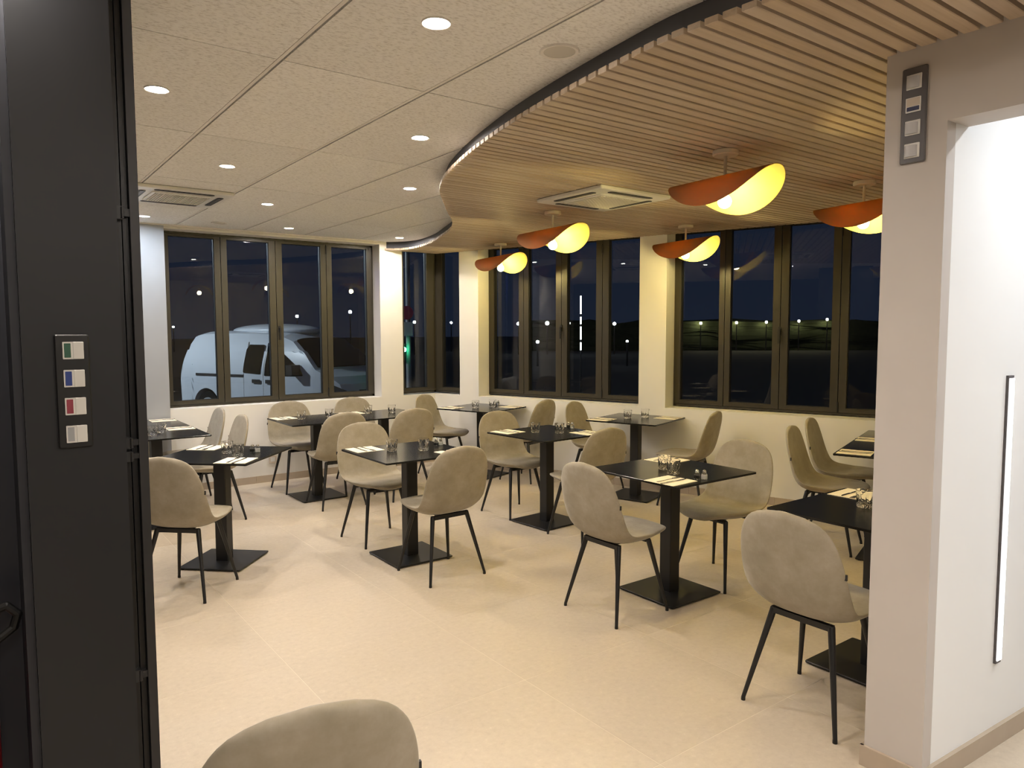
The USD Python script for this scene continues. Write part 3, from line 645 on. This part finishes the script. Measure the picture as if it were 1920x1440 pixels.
# windscreen follows the slope of the body between roof and bonnet
U = np.linspace(0,1,9); W = np.linspace(-.92,.92,17); V=[]
for o in (.012,.03):
    for u in U:
        for w in W:
            x_, z_ = 3.28+u*.80, 1.785-u*.565+.02*math.sin(PI*u); hwv = float(hwid(z_,x_))
            V.append((x_ - .22*np.clip((x_-3.2)/1.2,0,1)*abs(w)**2.2 + o*.6, w*hwv, z_-(.07*abs(w)**5 if z_>1.55 else 0)+o))
F=[];n1=len(U)*len(W)
for a in range(8):
    for b in range(16):
        i=a*17+b; F+=[(i,i+1,i+18),(i,i+18,i+17)]
F=np.array(F); ws=trimesh.Trimesh(np.array(V),np.vstack([F,F[:,::-1]+n1]),process=False); part('windscreen', ws, 'van_glass', vn)
part('roof_fairing', (lambda m:(m.apply_scale((1.15,.62,.15)),m.apply_translation((2.0,0,1.96)),m)[2])(trimesh.creation.icosphere(3,1.)), 'van', vn, smooth=True)
part('bumper', bx(4.5,4.86,-.78,.78,.32,.56), 'van_trim', vn)
part('grille', bx(4.6,4.80,-.5,.5,.66,.80), 'van_trim', vn)
for s in (-1,1):
    for xc in (.86,3.86):
        t = trimesh.creation.cylinder(.33,.22,sections=28); t.apply_transform(R90); t.apply_translation((xc,s*.80,.33)); wp = part('wheel', t, 'rubber', vn)
        h = trimesh.creation.cylinder(.20,.02,sections=24); h.apply_transform(R90); h.apply_translation((xc,s*.915,.33)); part('hubcap', h, 'greyb', wp)
part('wing_mirror', bx(3.40,3.56,-1.16,-.93,1.08,1.28), 'van_trim', vn)
# street lamps
def build_lamp(hm, r):
    def b(p):
        part('pole', rod((0,0,0),(0,0,1.),.0006/r*0+.012,.010), 'van_trim', p)
    return b
def street_lamp(u, v, dep, m, rad, label, group, curve=False):
    p = outp(u,v,dep); t = thing('street_lamp', label, 'street lamp', (p[0],p[1],GZ), 0, group)
    h = p[2]-GZ
    part('pole', rod((0,0,0),(0,0,h),.06,.045,8), 'van_trim', t)
    part('lamp_head', trimesh.creation.icosphere(2,rad).apply_translation((0,0,h)), m, t, smooth=True)
for k,(u,v,dep,rd) in enumerate(((325,613,70,.10),(557,593,60,.13),(656.5,585,60,.14),(777,604,60,.12),(846,605,70,.12),(972,607,60,.14),(1026,606,60,.16),(1067,606,60,.12),(1152,607,60,.14),(1008,641,40,.09),(1176,640,40,.07))):
    street_lamp(u,v,dep,'lamp_white',rd,['lone white street lamp above the van rear','white street lamp left of the green glow','tall white street lamp beyond the van windscreen','white street lamp in the left half of the corner window','white street lamp in the right half of the corner window',
      'white street lamp in the first pane left of the pier','white street lamp in the second pane left of the pier','white street lamp in the third pane left of the pier','white street lamp in the last pane left of the pier','low white lamp in the second pane left of the pier','low white lamp in the last pane left of the pier'][k],'white street lamps')
for k,(u,v) in enumerate(((1314,606),(1381,605),(1437,604),(1498,602),(1551,599))):
    street_lamp(u,v,70,'lamp_warm',.13,f"warm street lamp, {['first','second','third','fourth','fifth'][k]} from the left above the far hedge",'warm street lamps')
hp = outp(1430,610,71.6); hg = trimesh.creation.box((46,2.0,3.0)); hg = hg.subdivide().subdivide().subdivide().subdivide(); vv=hg.vertices; hg.vertices = vv + (meshkit.fbm(vv*1.1,3,seed=3)[:,None]-.5)*np.array([.3,.8,1.4])
hz = thing('hedge', 'long dark hedge lit by the warm street lamps', 'hedge', (hp[0],hp[1],GZ+1.35), -36.6-0)
part('foliage', hg, 'hedge', hz, smooth=False)
tp = outp(766,655,15.0); tl = thing('traffic_light', 'green signal light on a post behind the corner window', 'traffic light', (tp[0],tp[1],GZ), -36.6)
part('post', rod((0,0,0),(0,0,4.2),.055,.05,12), 'greyb', tl)
hb = part('signal_box', bx(-.20,-.06,-.16,-.04,tp[2]-GZ-.22,tp[2]-GZ+.12), 'van_trim', tl)
part('signal_lens', (lambda m:(m.apply_transform(R90),m.apply_translation((-.07,-.165,tp[2]-GZ)),m)[2])(trimesh.creation.cylinder(.05,.02,sections=20)), 'lamp_green', hb)
part('road_sign', (lambda m:(m.apply_transform(R90),m.apply_translation((-.02,-.07,tp[2]-GZ+.75)),m)[2])(trimesh.creation.cylinder(.14,.02,sections=24)), 'rose', tl)
part('sign_plate', bx(-.16,.10,-.075,-.06,tp[2]-GZ+.28,tp[2]-GZ+.56), 'greyb', tl)
lc = outp(1089,606,22); lt = thing('light_column', 'slim segmented white light column beyond the third pane left of the pier', 'light column', (lc[0],lc[1],GZ))
part('mast', rod((.05,.06,0),(.05,.06,3.0),.02,.02,8), 'van_trim', lt)
for (va,vb) in ((555,589),(594,608),(612,637),(642,657)):
    za, zb = outp(1089,vb,22)[2]-GZ, outp(1089,va,22)[2]-GZ
    part('lamp_tube', rod((0,0,za),(0,0,zb),.022,.022,8), 'strip', lt)
fb = thing('facade_light', 'unseen blue light bar above the van window, lighting the mullion sides', 'facade light', (2.6,7.892,2.60))  # out of view, placed to tint the outer mullion sides blue
part('bar', bx(-1.3,1.3,-.04,.03,0,.03), 'van_trim', fb); part('lens', bx(-1.3,1.3,-.025,.025,-.012,.0005), 'lamp_blue', fb)
fc = np.array([*(vo+hd*2.6-lf*.9), .6]); fo_xy = vo+hd*2.0-lf*4.6-hd*3.0
fo = thing('flood_light', 'unseen car park flood light on a mast, lighting the van', 'flood light', (fo_xy[0],fo_xy[1],GZ))  # unseen lamp, aimed to light the near side of the van
part('mast', rod((0,0,0),(0,0,4.6),.06,.05,8), 'van_trim', fo)
dv = fc-np.array([*fo_xy, GZ+4.6]); dv /= np.linalg.norm(dv)
lm = bx(-.12,.12,-.12,.12,0,.03); lm.apply_transform(trimesh.geometry.align_vectors((0,0,1), dv)); lm.apply_translation((0,0,4.6)+dv*.08)
part('lamp', lm, 'flood', fo, smooth=False)
